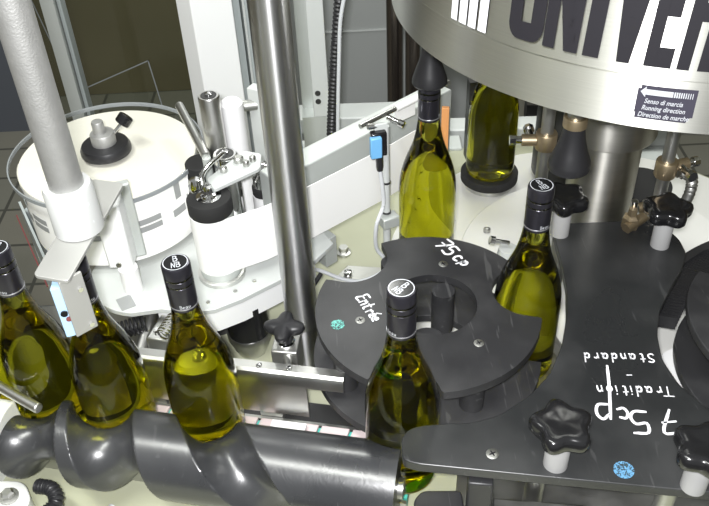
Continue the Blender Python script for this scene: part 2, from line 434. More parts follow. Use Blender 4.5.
LQ(-113.6, [V_(0, .45, 0, 1), V_(.4, 1, 0, .17), V_(.4, .9, .42, .58), V_(.4, 1, .84, 1)], 3.9, mb)
LQ(-108.9, [V_(0, .38, 0, 1), V_(.35, .85, .84, 1), V_(.62, 1, .5, .95), V_(.35, .85, .40, .55), V_(.62, 1, 0, .46)], 4.7, mb)
LQ(-103.6, [V_(.05, .9, 0, .17), V_(.6, 1, .1, .5), V_(.1, .9, .42, .58), V_(0, .4, .5, .9), V_(.1, .95, .84, 1)], 4.4, mb)
LQ(-98.6, [V_(0, .45, 0, 1), V_(.4, 1, 0, .17), V_(.4, .9, .42, .58), V_(.4, 1, .84, 1)], 3.9, mb)
LQ(-94.2, [V_(0, .4, 0, 1), V_(.4, 1, 0, .17)], 3.8, mb)
mb.build('black_lettering', 'letters', drum, smooth=False)
mb = MB()
for k, (a, w_) in enumerate(((-148.2, 1.5), (-146.2, 1.75), (-144.0, 1.75), (-141.7, 1.75))):
    LQ(a, [V_(0, 1, -.06, 1)], w_, mb, 1.3)
mb.build('white_stripes', 'stripe', drum, smooth=False)
# running direction sticker
mb = MB(); f = on_drum(.0015)
A0, A1, Z0, Z1 = -113.6, -105.0, .4425, .4775
sx = lambda u, v: f(A0 + (A1-A0)*u, Z0 + (Z1-Z0)*v)
for q in ([(0, .22), (.05, .22), (.05, .9), (0, .9)], [(.02, .02), (.9, .02), (.96, .18), (.02, .18)], [(.05, .18), (1, .18), (1, 1), (.05, 1)], [(.0, .18), (.06, .18), (.06, .24), (0, .24)]): mb.grid(q, sx, 6)
st = mb.build('direction_sticker', 'sticker', drum, smooth=False)
mb = MB(); f2 = on_drum(.0026); sx2 = lambda u, v: f2(A0 + (A1-A0)*u, Z0 + (Z1-Z0)*v)
mb.grid([(.14, .745), (.60, .745), (.60, .905), (.14, .905)], sx2, 4)
mb.grid([(.05, .825), (.14, .67), (.14, .98), (.05, .825)], sx2, 2)
x = .615
for k in range(9):
    w_ = .026 - k*.0018; mb.grid([(x, .745), (x+w_, .745), (x+w_, .905), (x, .905)], sx2, 1); x += .038
def font_mesh(text, size, fn, mb, shear=.25):
    cu = bpy.data.curves.new('txt', 'FONT'); cu.body = text; cu.size = size; cu.shear = shear; cu.resolution_u = 3; cu.offset = size*.012
    ob = bpy.data.objects.new('txt', cu); COL.objects.link(ob)
    dg = bpy.context.evaluated_depsgraph_get(); me = bpy.data.meshes.new_from_object(ob.evaluated_get(dg))
    off = len(mb.bm.verts); vs = [mb.bm.verts.new(fn(v.co.x, v.co.y)) for v in me.vertices]
    for p in me.polygons: mb.face([vs[i] for i in p.vertices])
    COL.objects.unlink(ob); bpy.data.objects.remove(ob); bpy.data.curves.remove(cu); bpy.data.meshes.remove(me)
for txt, u0, v0 in (('Senso di marcia', .14, .50), ('Running direction', .115, .30), ('Direction de marche', .07, .09)):
    font_mesh(txt, .20, lambda u, v, u0=u0, v0=v0: sx2(u0 + u*.515, v0 + v), mb)
mb.build('arrow_and_text', 'logo', st, smooth=False)

# ---- centring bells
def bell(loc, label, sc=1.0, shaft=.12):
    x, y, z = loc
    t = thing('centring_bell', label, 'bottle bell', loc, 'centring bells under the drum')
    MB().lathe([(.020, .004), (.0235, 0), (.0245, .003), (.0235, .011), (.0185, .024), (.0145, .038), (.0125, .050), (.012, .058)], loc, 40).build('bell', 'rubber', t, angle=60)
    MB().lathe([(.0135, .056), (.0135, .066), (.0128, .068)], loc, 32).build('brass_ring', 'brass', t)
    MB().cyl((x, y, z+.067), .0095, shaft, 24).build('spindle', 'dullsteel', t)
    return t
b0 = bell((.252, .812, .306), 'black flared bell hanging right of centre beside the brass clamp', shaft=.0565)
def cone_bell():
    loc = (.113, 1.032, .304); x, y, z = loc
    t = thing('centring_bell', 'black cone bell pressed down on the bottle behind the star wheel', 'bottle bell', loc, 'centring bells under the drum')
    MB().lathe([(.0160, .0), (.0225, .0), (.0242, .002), (.0238, .007), (.0205, .018), (.0155, .032), (.0120, .046), (.0115, .055)], loc, 40).build('bell', 'rubber', t, angle=40)
    MB().cyl((x, y, z+.054), .0095, .0765, 24).build('spindle', 'rubber', t)
cone_bell()

# ---- clamp rods with brass fittings
def clamp_rod(x, y, zb, zc, label, ang, hose=False):
    t = thing('brass_clamp_rod', label, 'clamp rod', (x, y, zb), 'brass clamps on vertical rods')
    MB().cyl((x, y, zb), .0085, .4295-zb, 24).build('rod', 'dullsteel', t)
    MB().lathe([(.0135, zc-.012), (.0145, zc-.010), (.0145, zc+.010), (.0135, zc+.012)], (x, y, 0), 28).build('clamp_ring', 'brass', t)
    d = Vector((math.cos(ang), math.sin(ang), 0)); c = Vector((x, y, zc))
    MB().rod(c + d*.013, c + d*.032, .008, 12).build('clamp_lug', 'brass', t)
    s = MB(); s.rod(c + d*.030, c + d*.040, .0055, 12); s.rod(c + d*.040, c + d*.048, .007, 8); s.build('clamp_bolt', 'chrome', t)
    s = MB(); e = Vector((-d.y, d.x, 0)); s.rod(c + d*.02 - e*.006, c + d*.02 - e*.024, .005, 12); s.rod(c+d*.02-e*.024, c+d*.02-e*.031, .0075, 8); s.build('side_bolt', 'chrome', t)
clamp_rod(.262, .960, -.018, .25, 'steel rod with brass clamp behind the hanging bell, left of the column', rad(175))
clamp_rod(.417, .925, -.018, .22, 'steel rod with brass clamp under the drum right of the column', rad(15))
hz = MB().tube([(.435, .922, .214), (.452, .918, .205), (.448, .912, .17), (.430, .925, .12), (.424, .935, .06)], .0075, 12, rib=(.005, .12), sub=16).build('braided_hose', 'dullsteel')
tag(hz, 'short braided grey hose hanging from the right-hand brass clamp', 'hose')

# ================================================================== BOTTLES
BP = [(0, .010), (.012, .009), (.022, .004), (.030, .0006), (.036, 0), (.0405, .003), (.0420, .008), (.0425, .014), (.0425, .06), (.0425, .105), (.0421, .122), (.0405, .138), (.0372, .153),
      (.0325, .168), (.0270, .182), (.0222, .196), (.0188, .210), (.0165, .224), (.0152, .236), (.0146, .246), (.0144, .289), (0, .290)]
def smooth_prof(P, n=3):
    Q = catmull([Vector((r, z)) for r, z in P], n); return [(max(0, q.x), max(0, q.y)) for q in Q]
def make_bottle(loc, label, rz):
    t = thing('wine_bottle', label, 'bottle', loc, 'capped wine bottles on the labelling line', rz)
    def at0(mb): bmesh.ops.transform(mb.bm, matrix=Matrix.Translation(loc) @ Matrix.Rotation(rz, 4, 'Z'), verts=mb.bm.verts); return mb
    at0(MB().lathe(smooth_prof(BP), seg=72)).build('glass_body', 'bottle', t, angle=80)
    c = at0(MB().lathe([(.0146, .235), (.0153, .2352), (.0155, .2365), (.0155, .268), (.0149, .2688), (.0149, .2700), (.0156, .2708), (.0156, .2770), (.0149, .2778), (.0149, .2790), (.0156, .2798), (.0156, .2925), (.0148, .2945), (.0135, .2950), (0, .2950)], seg=48)).build('screw_cap', 'cap', t)
    at0(MB().lathe([(.0157, .2385), (.0159, .2388), (.0159, .2398), (.0157, .2401)], seg=48)).build('silver_line', 'capring', c)
    at0(MB().lathe([(.0136, .2949), (.0136, .29515), (0, .29515)], seg=48)).build('cap_top', 'knob', c)
    g = MB(); f = lambda u, v: Vector((u, v, .29535))
    g.strokes(write('B', .0088), .0012, lambda u, v: f(u - .0025, v + .0012))
    g.strokes(write('NB', .0080, .62), .0012, lambda u, v: f(u - .0048, v - .0088))
    n = 48
    for i in range(n):
        a, b = 2*PI*i/n, 2*PI*(i+1)/n
        g.face([g.bm.verts.new((r*math.cos(q), r*math.sin(q), .2953)) for r, q in ((.0124, a), (.0134, a), (.0134, b), (.0124, b))])
    at0(g).build('cap_emblem', 'logo', c, smooth=False)
    g = MB(); fc = lambda u, v: Vector((.0157*math.cos(u/.0157 - 1.9), .0157*math.sin(u/.0157 - 1.9), .2415 + v))
    g.strokes(write('Beau', .0045, .72), .0006, fc); at0(g).build('cap_text', 'logo', c, smooth=False)
    return t
B = [((-.485, .746, 0), 10, 'dark bottle cut off by the left edge of the picture'),
     ((-.390, .728, 0), -20, 'dark bottle at left whose black cap touches the left picture edge'),
     ((-.302, .704, 0), 40, 'bottle whose cap is hidden under the steel bracket plate'),
     ((-.189, .689, 0), 12, 'bright yellow bottle standing alone in front of the steel guide rail'),
     ((.045, .631, 0), -50, 'dark bottle in the near pocket of the middle star wheel'),
     ((.219, .797, -.001), 20, 'bottle at the right of the middle star wheel, below the hanging bell'),
     ((.113, 1.032, .015), 70, 'yellow-green bottle behind the star wheel with a black bell on its cap'),
     ((.249, 1.262, -.001), 110, 'rearmost bottle on a black round plate, its neck behind the drum')]
bot = None
for loc, a, lab in B:
    if bot is None: bot = make_bottle(loc, lab, rad(a))
    else: dup(bot, loc, rad(a), lab)

# ================================================================== FEED SCREW
U = Vector((.9762, -.2168, 0)); NB = Vector((.2168, .9762, 0))       # along the conveyor, towards the bottles
A0v = Vector((-.189, .689, 0)) - NB * .0665; A0v.z = .045
# pocket centres measured along U from the bottle in front of the rail (k = 0)
KN = {-4: -.40, -3: -.31, -2: -.222, -1: -.134, 0: -.007, 1: .241, 2: .52, 3: .8}
def gpos(x):
    k = math.floor(x); k = max(-4, min(2, k)); t_ = x - k
    P = lambda i: KN.get(i, KN[-4] + (i+4)*.1)
    p0, p1 = P(k), P(k+1); m0 = (P(k+1) - P(k-1))/2 if k > -4 else .1; m1 = ((P(k+2) if k+2 <= 3 else P(k+1)+.28) - P(k))/2
    if k == 0: m0 = .135
    if k == -1: m1 = .135
    return (2*t_**3-3*t_**2+1)*p0 + (t_**3-2*t_**2+t_)*m0 + (-2*t_**3+3*t_**2)*p1 + (t_**3-t_**2)*m1
SR, SD, GB = .050, .0665, .0440
def srad(s_, th):
    r = SR
    for k in range(-4, 3):
        d = s_ - gpos(k + th/(2*PI))
        if abs(d) < GB: r = min(r, SD - math.sqrt(GB*GB - d*d))
    return r
S0, S1 = -.226, .246
t = thing('feed_screw', 'long black plastic feed screw with curved bottle pockets across the foreground', 'feed screw', tuple(A0v + U*S0))
mb = MB(); nS, nT = 300, 150; rows = []
for i in range(nS+1):
    s_ = S0 + (S1-S0)*i/nS; row = []
    for j in range(nT):
        th = 2*PI*j/nT; r = srad(s_, th)
        row.append(mb.bm.verts.new(A0v + U*s_ + NB*(r*math.cos(th)) + Vector((0, 0, r*math.sin(th)))))
    rows.append(row)
for A, B_ in zip(rows, rows[1:]):
    for j in range(nT): mb.face((A[j], A[(j+1) % nT], B_[(j+1) % nT], B_[j]))
mb.face(rows[0][::-1]); mb.face(rows[-1])
mb.build('screw_body', 'screwblack', t, angle=38)
MB().rod(A0v + U*(S1-.001), A0v + U*(S1+.006), .012, 24).build('steel_shaft', 'dullsteel', t)
t = thing('screw_housing', 'white round drive housing at the left end of the feed screw', 'drive housing', tuple(A0v + U*(S0-.1) - Vector((0, 0, .094))))
mb = MB().rod(A0v + U*(S0-.12), A0v + U*(S0-.001), .046, 64)
for v in mb.bm.verts: v.co -= NB * max(0, (v.co - A0v).dot(NB) - .022)
mb.build('housing_body', 'housing', t, bevel=.004)
MB().box(A0v + U*(S0-.07) - Vector((0, 0, .066)), (.06, .05, .055), rad(-12.5)).build('housing_foot', 'housing', t, bevel=.004)
t = thing('flange_plate', 'small off-white bolted plate in the bottom left corner', 'bracket', (-.44, .615, -.04))
MB().poly(rounded([(-.50, .655), (-.425, .648), (-.408, .620), (-.425, .575), (-.50, .560)], .012), -.04, -.012).build('plate', 'housing', t, bevel=.002)
s = MB(); s.lathe([(.012, -.012), (.012, -.009), (.0095, -.0085)], (-.437, .625, 0), 24); s.lathe([(.008, -.009), (.0085, -.003), (.006, -.001), (0, -.001)], (-.437, .625, 0), 6); s.build('bolt', 'dullsteel', t)
hz = MB().tube([(-.47, .53, -.02), (-.425, .565, -.012), (-.392, .588, -.006), (-.372, .605, .0), (-.380, .622, .004), (-.400, .628, .004)], .0085, 16, rib=(.0042, .13), sub=22).build('black_hose', 'hoseb')
tag(hz, 'short ribbed black hose below the left end of the feed screw', 'hose')
hz = MB().tube([(-.40, .52, -.025), (-.355, .56, -.022), (-.33, .59, -.03), (-.315, .62, -.04)], .007, 14, rib=(.003, .06), sub=16).build('grey_hose', 'cable')
tag(hz, 'pale grey ribbed hose beside the black hose at bottom left', 'hose')

# ================================================================== CONVEYOR
cc = Vector((-.189, .689, 0)); yaw = math.atan2(U.y, U.x)
t = thing('conveyor', 'chain conveyor with pinkish plates on teal links under the bottles', 'conveyor', tuple(cc - Vector((0, 0, .04))))
MB().box(cc - U*.055 - Vector((0, 0, .0170)), (.615, .087, .020), yaw).build('teal_belt', 'teal', t)
mb = MB()
for k in range(15):
    c = cc + U*(-.34 + .0405*k); 
    for sgn in (-1, 1):
        mm = Matrix.Translation(c + NB*(.0220*sgn) - Vector((0, 0, .0035))) @ Matrix.Rotation(yaw + .0, 4, 'Z')
        mm = mm @ Matrix(((1, .12*sgn, 0, 0), (0, 1, 0, 0), (0, 0, 1, 0), (0, 0, 0, 1)))
        mb.box(None, (.0365, .0425, .006), mtx=mm)
mb.build('chain_plates', 'chain', t, bevel=.001)
for sgn, zz in ((-1, .0240), (1, .0215)): MB().box(cc - U*.055 + NB*(.0480*sgn) - Vector((0, 0, zz)), (.615, .005, .032), yaw).build('side_rail', 'dullsteel', t)
MB().box(cc - U*.06 + NB*.070 - Vector((0, 0, .026)), (.56, .036, .026), yaw).build('gap_shade_strip', 'lastdark', t)  # added black strip; its colour stands in for shade in the gap below the rail

# guide rail behind the bottles
t = thing('guide_rail', 'folded stainless steel guide rail running behind the bottles', 'guide rail', (-.15, .735, -.03))
r0 = Vector((-.335, .7640, 0)); r1 = Vector((-.022, .6955, 0))
def rail_prof(a, b, prof, name, bev=.0, m='sheet'):
    d = (b - a).normalized(); n = Vector((-d.y, d.x, 0)); mb = MB(); rows = []
    for e in (a, b): rows.append([mb.bm.verts.new(e + n*u + Vector((0, 0, z))) for u, z in prof])
    k = len(prof)
    for i in range(k): mb.face((rows[0][i], rows[0][(i+1) % k], rows[1][(i+1) % k], rows[1][i]))
    mb.face(rows[0][::-1]); mb.face(rows[1]); return mb.build(name, m, t, angle=25)
rail_prof(r0, r1, [(0, .068), (0, .082), (.002, .0865), (.006, .089), (.018, .089), (.018, .086), (.007, .086), (.003, .081), (.002, .068)], 'top_channel')
rail_prof(r0, r1 - (r1-r0)*.15, [(.003, .010), (.003, .082), (.006, .085), (.006, .010)], 'front_sheet')
for k in (.40, .66, .78):
    p = r0 + (r1-r0)*k; MB().lathe([(.0040, .089), (.0036, .0910), (.002, .0918), (0, .0918)], (p.x+.003, p.y+.010, 0), 14).build('rail_screw', 'chrome', t)
for k in (.2, .7):
    p = r0 + (r1-r0)*k; MB().box((p.x, p.y+.022, .0), (.03, .025, .08), yaw).build('rail_post', 'dullsteel', t)
o = MB().box((-.095, .698, .006), (.045, .012, .006), yaw).build('wear_strip', 'whitep'); tag(o, 'small white plastic strip under the end of the steel guide rail', 'plastic strip')

# rail clamp brackets with springs
t = thing('spring_bracket', 'folded steel bracket with a coil spring behind the guide rail', 'bracket', (-.25, .80, -.04))
MB().poly([(-.281, .800), (-.235, .788), (-.222, .850), (-.262, .86)], .040, .076).build('bracket_block', 'sheet', t, bevel=.003)
MB().box((-.25, .81, .005), (.05, .04, .09), yaw).build('bracket_leg', 'dullsteel', t)
sp = []
for i in range(7*12+1):
    a = 2*PI*i/12; d = Vector((.35, .94, 0)).normalized(); e = Vector((-d.y, d.x, 0)); p = Vector((-.255, .790, .088)) + d*(.0055*i/12)
    sp.append(p + e*.009*math.cos(a) + Vector((0, 0, .009*math.sin(a))))
MB().tube(sp, .0016, 6, sub=1).build('coil_spring', 'chrome', t)
for x, y in ((-.268, .812), (-.238, .845)): MB().lathe([(.004, .076), (.0035, .079), (0, .079)], (x, y, 0), 12).build('bracket_screw', 'chrome', t)
t = thing('coil_spring_arm', 'dark ribbed spring on a steel arm right of the bracketed bottle', 'spring arm', (-.30, .80, -.04))
MB().rod((-.30, .775, .03), (-.285, .87, .06), .010, 16).build('arm', 'sheet', t)
sp = []
for i in range(7*12+1):
    a = 2*PI*i/12; d = Vector((.93, .25, .1)).normalized(); e = Vector((-.25, .93, 0)).normalized(); p = Vector((-.325, .832, .060)) + d*(.0055*i/12)
    sp.append(p + e*.011*math.cos(a) + Vector((0, 0, .011*math.sin(a))))
MB().tube(sp, .0022, 6, sub=1).build('spring', 'hoseb', t)

# ================================================================== MIDDLE STAR WHEEL
SX, SY = .088, .776
def star_outline(cx, cy, R, pockets, n=360):
    out = []
    for i in range(n):
        a = 2*PI*i/n; r = R
        for px, py, pr in pockets:
            dx, dy = px - cx, py - cy; b = dx*math.cos(a) + dy*math.sin(a); c_ = dx*dx + dy*dy - pr*pr; D = b*b - c_
            if D > 0 and b > 0: r = min(r, b - math.sqrt(D))
        out.append((cx + r*math.cos(a), cy + r*math.sin(a)))
    return out
def ring_plate(mb, outer, cx, cy, rh, z0, z1):
    n = len(outer); R = []
    for z in (z0, z1):
        R.append(([mb.bm.verts.new((x, y, z)) for x, y in outer], [mb.bm.verts.new((cx + rh*math.cos(2*PI*i/n), cy + rh*math.sin(2*PI*i/n), z)) for i in range(n)]))
    for i in range(n):
        j = (i+1) % n; (o0, h0), (o1, h1) = R
        mb.face((o0[i], o0[j], o1[j], o1[i])); mb.face((h1[i], h1[j], h0[j], h0[i])); mb.face((o1[i], o1[j], h1[j], h1[i])); mb.face((h0[i], h0[j], o0[j], o0[i]))
pk = [(.045, .631, .046), (.219, .797, .046), (-.006, .880, .050)]
t = thing('starwheel', 'scratched black star wheel marked 75 cl and Entree in the middle', 'star wheel', (SX, SY, -.04))
mb = MB(); ring_plate(mb, star_outline(SX, SY, .141, pk), .096, .782, .055, .118, .130); up = mb.build('upper_disc', 'black', t, bevel=.0012)
mb = MB(); ring_plate(mb, star_outline(SX, SY, .148, pk), SX+.004, SY+.006, .060, .040, .052); mb.build('lower_disc', 'black', t, bevel=.0012)
for x, y in ((.113, .818), (.134, .682), (-.018, .725), (.05, .88)):
    MB().cyl((x, y, .052), .0150, .066, 28).build('spacer_post', 'black', t)
MB().lathe([(.024, .036), (.024, .064), (.022, .066), (.0, .066)], (SX+.002, SY+.006, 0), 36).build('hub', 'black', t)
MB().cyl((SX, SY, -.04), .012, .08, 32).build('drive_shaft', 'dullsteel', t)
def flat_screw(x, y, z, r=.0062, name='cross_screw', parent=None):
    s = MB(); s.lathe([(r, z-.001), (r, z+.0004), (r*.85, z+.0009), (0, z+.0009)], (x, y, 0), 24)
    o = s.build(name, 'dullsteel', parent)
    c = MB(); c.box((x, y, z+.0011), (r*1.1, r*.2, .0004), .4); c.box((x, y, z+.0011), (r*.2, r*1.1, .0004), .4); c.build('cross_slot', 'letters', o)
for x, y in ((.143, .709), (.117, .857), (.003, .758)): flat_screw(x, y, .130, parent=t)
MB().lathe([(.0085, .1302), (.0085, .1306), (0, .1306)], (-.025, .752, 0), 32).build('teal_sticker', 'tealink', up)
mb = MB(); 
mb.strokes(write('75', .021, .75), .0034, on_plate((.110, .898), rad(-62), .1307))
mb.strokes(write('cp', .019, .62), .0034, on_plate((.130, .868), rad(-62), .1307))
mb.build('marker_number', 'ink', up, smooth=False); mb = MB()
mb.strokes(write('Ent', .016, .60), .0026, on_plate((-.001, .800), rad(-68), .1307))
mb.strokes(write('rée', .014, .52), .0026, on_plate((.010, .773), rad(-66), .1307))
mb.build('marker_word', 'ink', up, smooth=False)

# ================================================================== GUIDE PLATE
gp = [(.040, .546), (.040, .574), (.050, .587), (.067, .5905), (.092, .591), (.116, .590), (.150, .599), (.188, .625), (.217, .656), (.240, .699), (.257, .749), (.268, .80), (.272, .845), (.274, .89), (.277, .922), (.290, .932), (.405, .930),
      (.425, .925), (.440, .885), (.440, .855), (.425, .826), (.401, .794), (.372, .750), (.356, .708), (.350, .668), (.357, .629), (.377, .592), (.415, .560), (.455, .540), (.455, .470), (.340, .489), (.198, .514), (.055, .540)]
t = thing('guide_plate', 'large black plastic bottle guide plate marked 75 cl Tradition Standard', 'guide plate', (.30, .70, -.04))
pl = MB().poly(rounded(gp, [.006 if i in (0, 31, 32) else .008 for i in range(len(gp))], 3), .117, .130).build('plate', 'plate', t, bevel=.0012)
for x, y, z in ((.188, .560, -.04), (.335, .550, -.04), (.286, .912, -.019), (.405, .873, -.019)): MB().cyl((x, y, z), .011, .117-z, 24).build('support_post', 'dullsteel', t)
flat_screw(.134, .548, .130, .0068, parent=t)
MB().lathe([(.0105, .1302), (.0105, .1306), (0, .1306)], (.264, .520, 0), 32).build('blue_sticker', 'blueink', pl)
a = rad(180-8)
mb = MB()
mb.strokes(write('75', .030, 1.05), .0034, on_plate((.339, .5935), a+.10, .1307))
mb.strokes(write('c', .024, .8), .0032, on_plate((.289, .6000), a+.10, .1307))
mb.strokes([[(.284, .662), (.278, .630), (.268, .586)], [(.269, .606), (.259, .606), (.255, .594), (.260, .586), (.268, .592)]], .0034, on_plate((.258, .6080), a+.0, .1307) if False else (lambda u, v: Vector((u, v, .1308))))
mb.build('marker_number', 'ink', pl, smooth=False); mb = MB()
mb.strokes(write('Tradition', .0135, .80), .0019, on_plate((.346, .6260), a+.05, .1307))
mb.build('marker_word', 'ink', pl, smooth=False); mb = MB()
mb.strokes(write('-', .016), .0019, on_plate((.309, .6520), a, .1307))
mb.build('marker_dash', 'ink', pl, smooth=False); mb = MB()
mb.strokes(write('Standard', .0130, .80), .0019, on_plate((.341, .6770), a+.05, .1307))
mb.build('marker_word', 'ink', pl, smooth=False)

# black blocks under plate
t = thing('plate_mount', 'black mounting block below the front edge of the guide plate', 'mounting block', (.12, .57, -.04))
MB().poly(rounded([(.052, .49), (.052, .552), (.062, .564), (.107, .562), (.107, .49)], .006), -.04, .048).build('left_block', 'black', t, bevel=.002)
MB().box((.122, .540, .035), (.026, .03, .15), -.15).build('upright_block', 'black', t, bevel=.002)
MB().box((.185, .520, .01), (.10, .03, .10), -.15).build('rear_block', 'dullsteel', t, bevel=.002)

# ---- star knobs
def knob(loc, label, rz=0, post=.045, pr=.0125):
    star = lambda a, r: 1 + .13*math.cos(5*a) * min(1, r/.02)
    T = lambda mb: (bmesh.ops.transform(mb.bm, matrix=Matrix.Translation(loc) @ Matrix.Rotation(rz, 4, 'Z'), verts=mb.bm.verts), mb)[1]
    g = T(MB().lathe([(.012, post), (.017, post), (.026, post+.004), (.0285, post+.008), (.0290, post+.016), (.0275, post+.0205), (.024, post+.023), (.018, post+.0235), (.012, post+.0225), (0, post+.022)], seg=80, star=star)).build('star_knob', 'knob', t, angle=50)
    plab(g, label)
    T(MB().lathe([(pr, 0), (pr, post-.002), (pr*.9, post), (.008, post+.002)], seg=32)).build('standoff', 'greyplastic', g)
knob((.1965, .532, .130), 'black star knob at the bottom, left of the white 75', rad(20))
knob((.327, .497, .130), 'black star knob cut by the lower right edge of the picture', rad(60))
knob((.410, .875, .130), 'black star knob below the right brass clamp', 0)
knob((.283, .910, .130), 'black star knob directly behind the cap of the right bottle', rad(40))
# small fittings at the right back of plate
t = thing('brass_fitting', 'small worn brass fitting with screws beside the column foot', 'fitting', (.385, .915, .130))
MB().lathe([(.012, .130), (.013, .134), (.012, .146), (.007, .150), (.006, .160), (0, .161)], (.382, .918, 0), 6).build('fitting_body', 'brass', t)
MB().rod((.372, .905, .136), (.402, .925, .140), .0075, 12).build('side_pipe', 'brass', t)
MB().cyl((.385, .925, .148), .005, .02, 12).build('screw', 'chrome', t)
t = thing('valve_fitting', 'small chrome and brass valve fitting between column and knob', 'fitting', (.395, .96, -.018))
MB().cyl((.412, .950, -.018), .006, .165, 16).build('stem', 'dullsteel', t)
MB().rod((.400, .945, .140), (.420, .948, .143), .007, 12).build('valve_body', 'brass', t)
MB().rod((.392, .942, .139), (.400, .945, .140), .006, 10).build('nut', 'chrome', t)

# pivot clamp behind bottle: small bolt with block near white table
t = thing('table_clamp', 'small steel clamp block on the white table left of the right bottle', 'clamp', (.222, 1.0, -.029))
MB().lathe([(.017, -.029), (.017, .03), (.014, .045), (0, .046)], (.232, .985, 0), 28).build('clamp_body', 'alupale', t)
MB().rod((.232, .985, .055), (.205, .985, .062), .004, 10).build('bolt', 'chrome', t)
MB().rod((.210, .985, .061), (.203, .985, .063), .007, 10).build('bolt_head', 'chrome', t)

# ================================================================== RIGHT STAR WHEEL
RX, RY = .552, .715
pk2 = [(RX + .15*math.cos(rad(a)), RY + .15*math.sin(rad(a)), .044) for a in (118, 238, 358)]
t = thing('starwheel', 'black star wheel mostly cut off by the right edge of the picture', 'star wheel', (RX, RY, -.04))
mb = MB(); mb.poly(star_outline(RX, RY, .150, pk2), .118, .130); mb.build('upper_disc', 'black', t, bevel=.0012)
mb = MB(); mb.poly(star_outline(RX, RY, .150, pk2), .040, .052); mb.build('lower_disc', 'black', t, bevel=.0012)
for a in (60, 180, 300): MB().cyl((RX + .09*math.cos(rad(a)), RY + .09*math.sin(rad(a)), .052), .0135, .066, 24).build('spacer_post', 'black', t)
MB().cyl((RX, RY, -.029), .025, .069, 32).build('drive_shaft', 'dullsteel', t)
# black brush guard
t = thing('brush_guard', 'black ribbed strip curving beside the right star wheel', 'guard', (.47, .90, -.04))
mb = MB(); P = [(.385, .80), (.42, .85), (.455, .885), (.50, .915), (.56, .94)]
Pm = catmull([Vector((*p, 0)) for p in P], 10)
mb.wall([(p.x, p.y) for p in Pm], -.018, .085, .012)
mb.build('guard_wall', 'black', t)
mb = MB()
for i, p in enumerate(Pm[:-1]):
    d = (Pm[i+1]-p).normalized(); n = Vector((d.y, -d.x, 0)); mb.box(p + n*.012 + Vector((0, 0, .07)), (.004, .045, .02), math.atan2(d.y, d.x) + .25)
mb.build('brush_ribs', 'hoseb', t)
t = thing('slide_plate', 'flat grey steel sliding plate between the star wheels and guide plate', 'base plate', (.22, .70, -.018))
MB().poly(rounded([(.10, .56), (.42, .53), (.42, .72), (.36, .80), (.30, .78), (.265, .90), (.18, .86), (.21, .82), (.13, .72)], .01), -.018, -.006).build('plate', 'dullsteel', t, bevel=.001)
s = MB(); ring_plate(s, arc(.219, .797, .062, 0, 354, 60), .219, .797, .050, -.006, .002); s.build('bottle_ring', 'sheet', t)
o = MB().poly(rounded([(.385, .655), (.425, .70), (.44, .79), (.40, .77), (.375, .72)], .008), -.006, .03).build('white_guide', 'whitep'); tag(o, 'white plastic guide seen in the gap left of the right star wheel', 'plastic guide')

# ================================================================== STEEL POLE
t = thing('steel_pole', 'tall polished steel pole standing between label machine and star wheel', 'pole', (-.076, .842, -.04))
MB().lathe([(.036, -.04), (.036, -.032), (.030, -.026)], (-.076, .842, 0), 48).build('base_collar', 'dullsteel', t)
MB().lathe([(.0222, -.03), (.0222, .05), (.0218, .051), (.0218, .052), (.0222, .053), (.0222, .72)], (-.076, .842, 0), 64).build('tube', 'polished', t)

# rail clamp with star knob
t = thing('rail_clamp', 'dark steel clamp block holding a rod behind the guide rail', 'clamp', (-.092, .765, -.04))
MB().box((-.093, .768, .062), (.034, .034, .05), -.15).build('clamp_block', 'dullsteel', t, bevel=.002)
MB().cyl((-.093, .768, -.04), .009, .08, 20).build('post', 'dullsteel', t)
MB().rod((-.096, .775, .078), (-.086, .722, .074), .006, 16).build('clamp_rod', 'sheet', t)
MB().lathe([(.012, .087), (.012, .0905), (.009, .092)], (-.093, .768, 0), 20).build('washer', 'chrome', t)
star = lambda a, r: 1 + .24*math.cos(4*a + .6) * min(1, r/.014)
MB().lathe([(.008, 0), (.009, .012), (.012, .014), (.019, .017), (.0215, .022), (.0205, .027), (.015, .030), (0, .031)], (-.093, .768, .092), 72, star=star).build('star_knob', 'rubber', t, angle=50)

# ================================================================== LEFT POLE AND BRACKET
LX, LY = -.284, .707
t = thing('mounting_pole', 'rough grey aluminium tube in a white sleeve at upper left', 'pole', (LX, LY, .334))
MB().lathe([(.0172, .34), (.0172, .85)], (LX, LY, 0), 48).build('tube', 'cast', t)
MB().lathe([(.0255, .334), (.0250, .384), (.0235, .388), (.0175, .388)], (LX, LY, 0), 48).build('plastic_sleeve', 'sleeve', t)
for z in (.372, .350): MB().rod((LX+.019, LY-.013, z), (LX+.0205, LY-.0145, z), .002, 10).build('set_screw', 'cable', t)
t = thing('sensor_bracket', 'bent steel bracket plate at the foot of the white sleeved pole', 'bracket', (-.285, .70, .326))
MB().poly(rounded([(-.314, .634), (-.277, .622), (-.252, .785), (-.290, .797)], .006), .329, .333).build('top_plate', 'satin', t, bevel=.0006)
MB().poly([(-.2875, .6245), (-.2690, .6400), (-.2710, .6425), (-.2895, .6270)], .255, .329).build('hanging_plate', 'satin', t, bevel=.0006)
for z in (.310, .262): MB().rod((-.2745, .637, z), (-.2725, .6345, z), .0028, 10).build('bracket_screw', 'chrome', t)
t = thing('light_sensor', 'pale blue photo sensor hanging beside the bracket plate', 'sensor', (-.305, .65, .27))
MB().poly(rounded([(-.2985, .6240), (-.2890, .6270), (-.2870, .6450), (-.3000, .6480)], .002), .256, .320).build('sensor_body', 'paleblue', t)
s = MB(); s.rod((-.293, .6262, .288), (-.2925, .6240, .288), .0036, 16); s.build('black_lens', 'knob', t)
s = MB(); s.rod((-.2905, .6270, .280), (-.2900, .6246, .280), .0026, 12); s.build('red_dot', 'red', t)

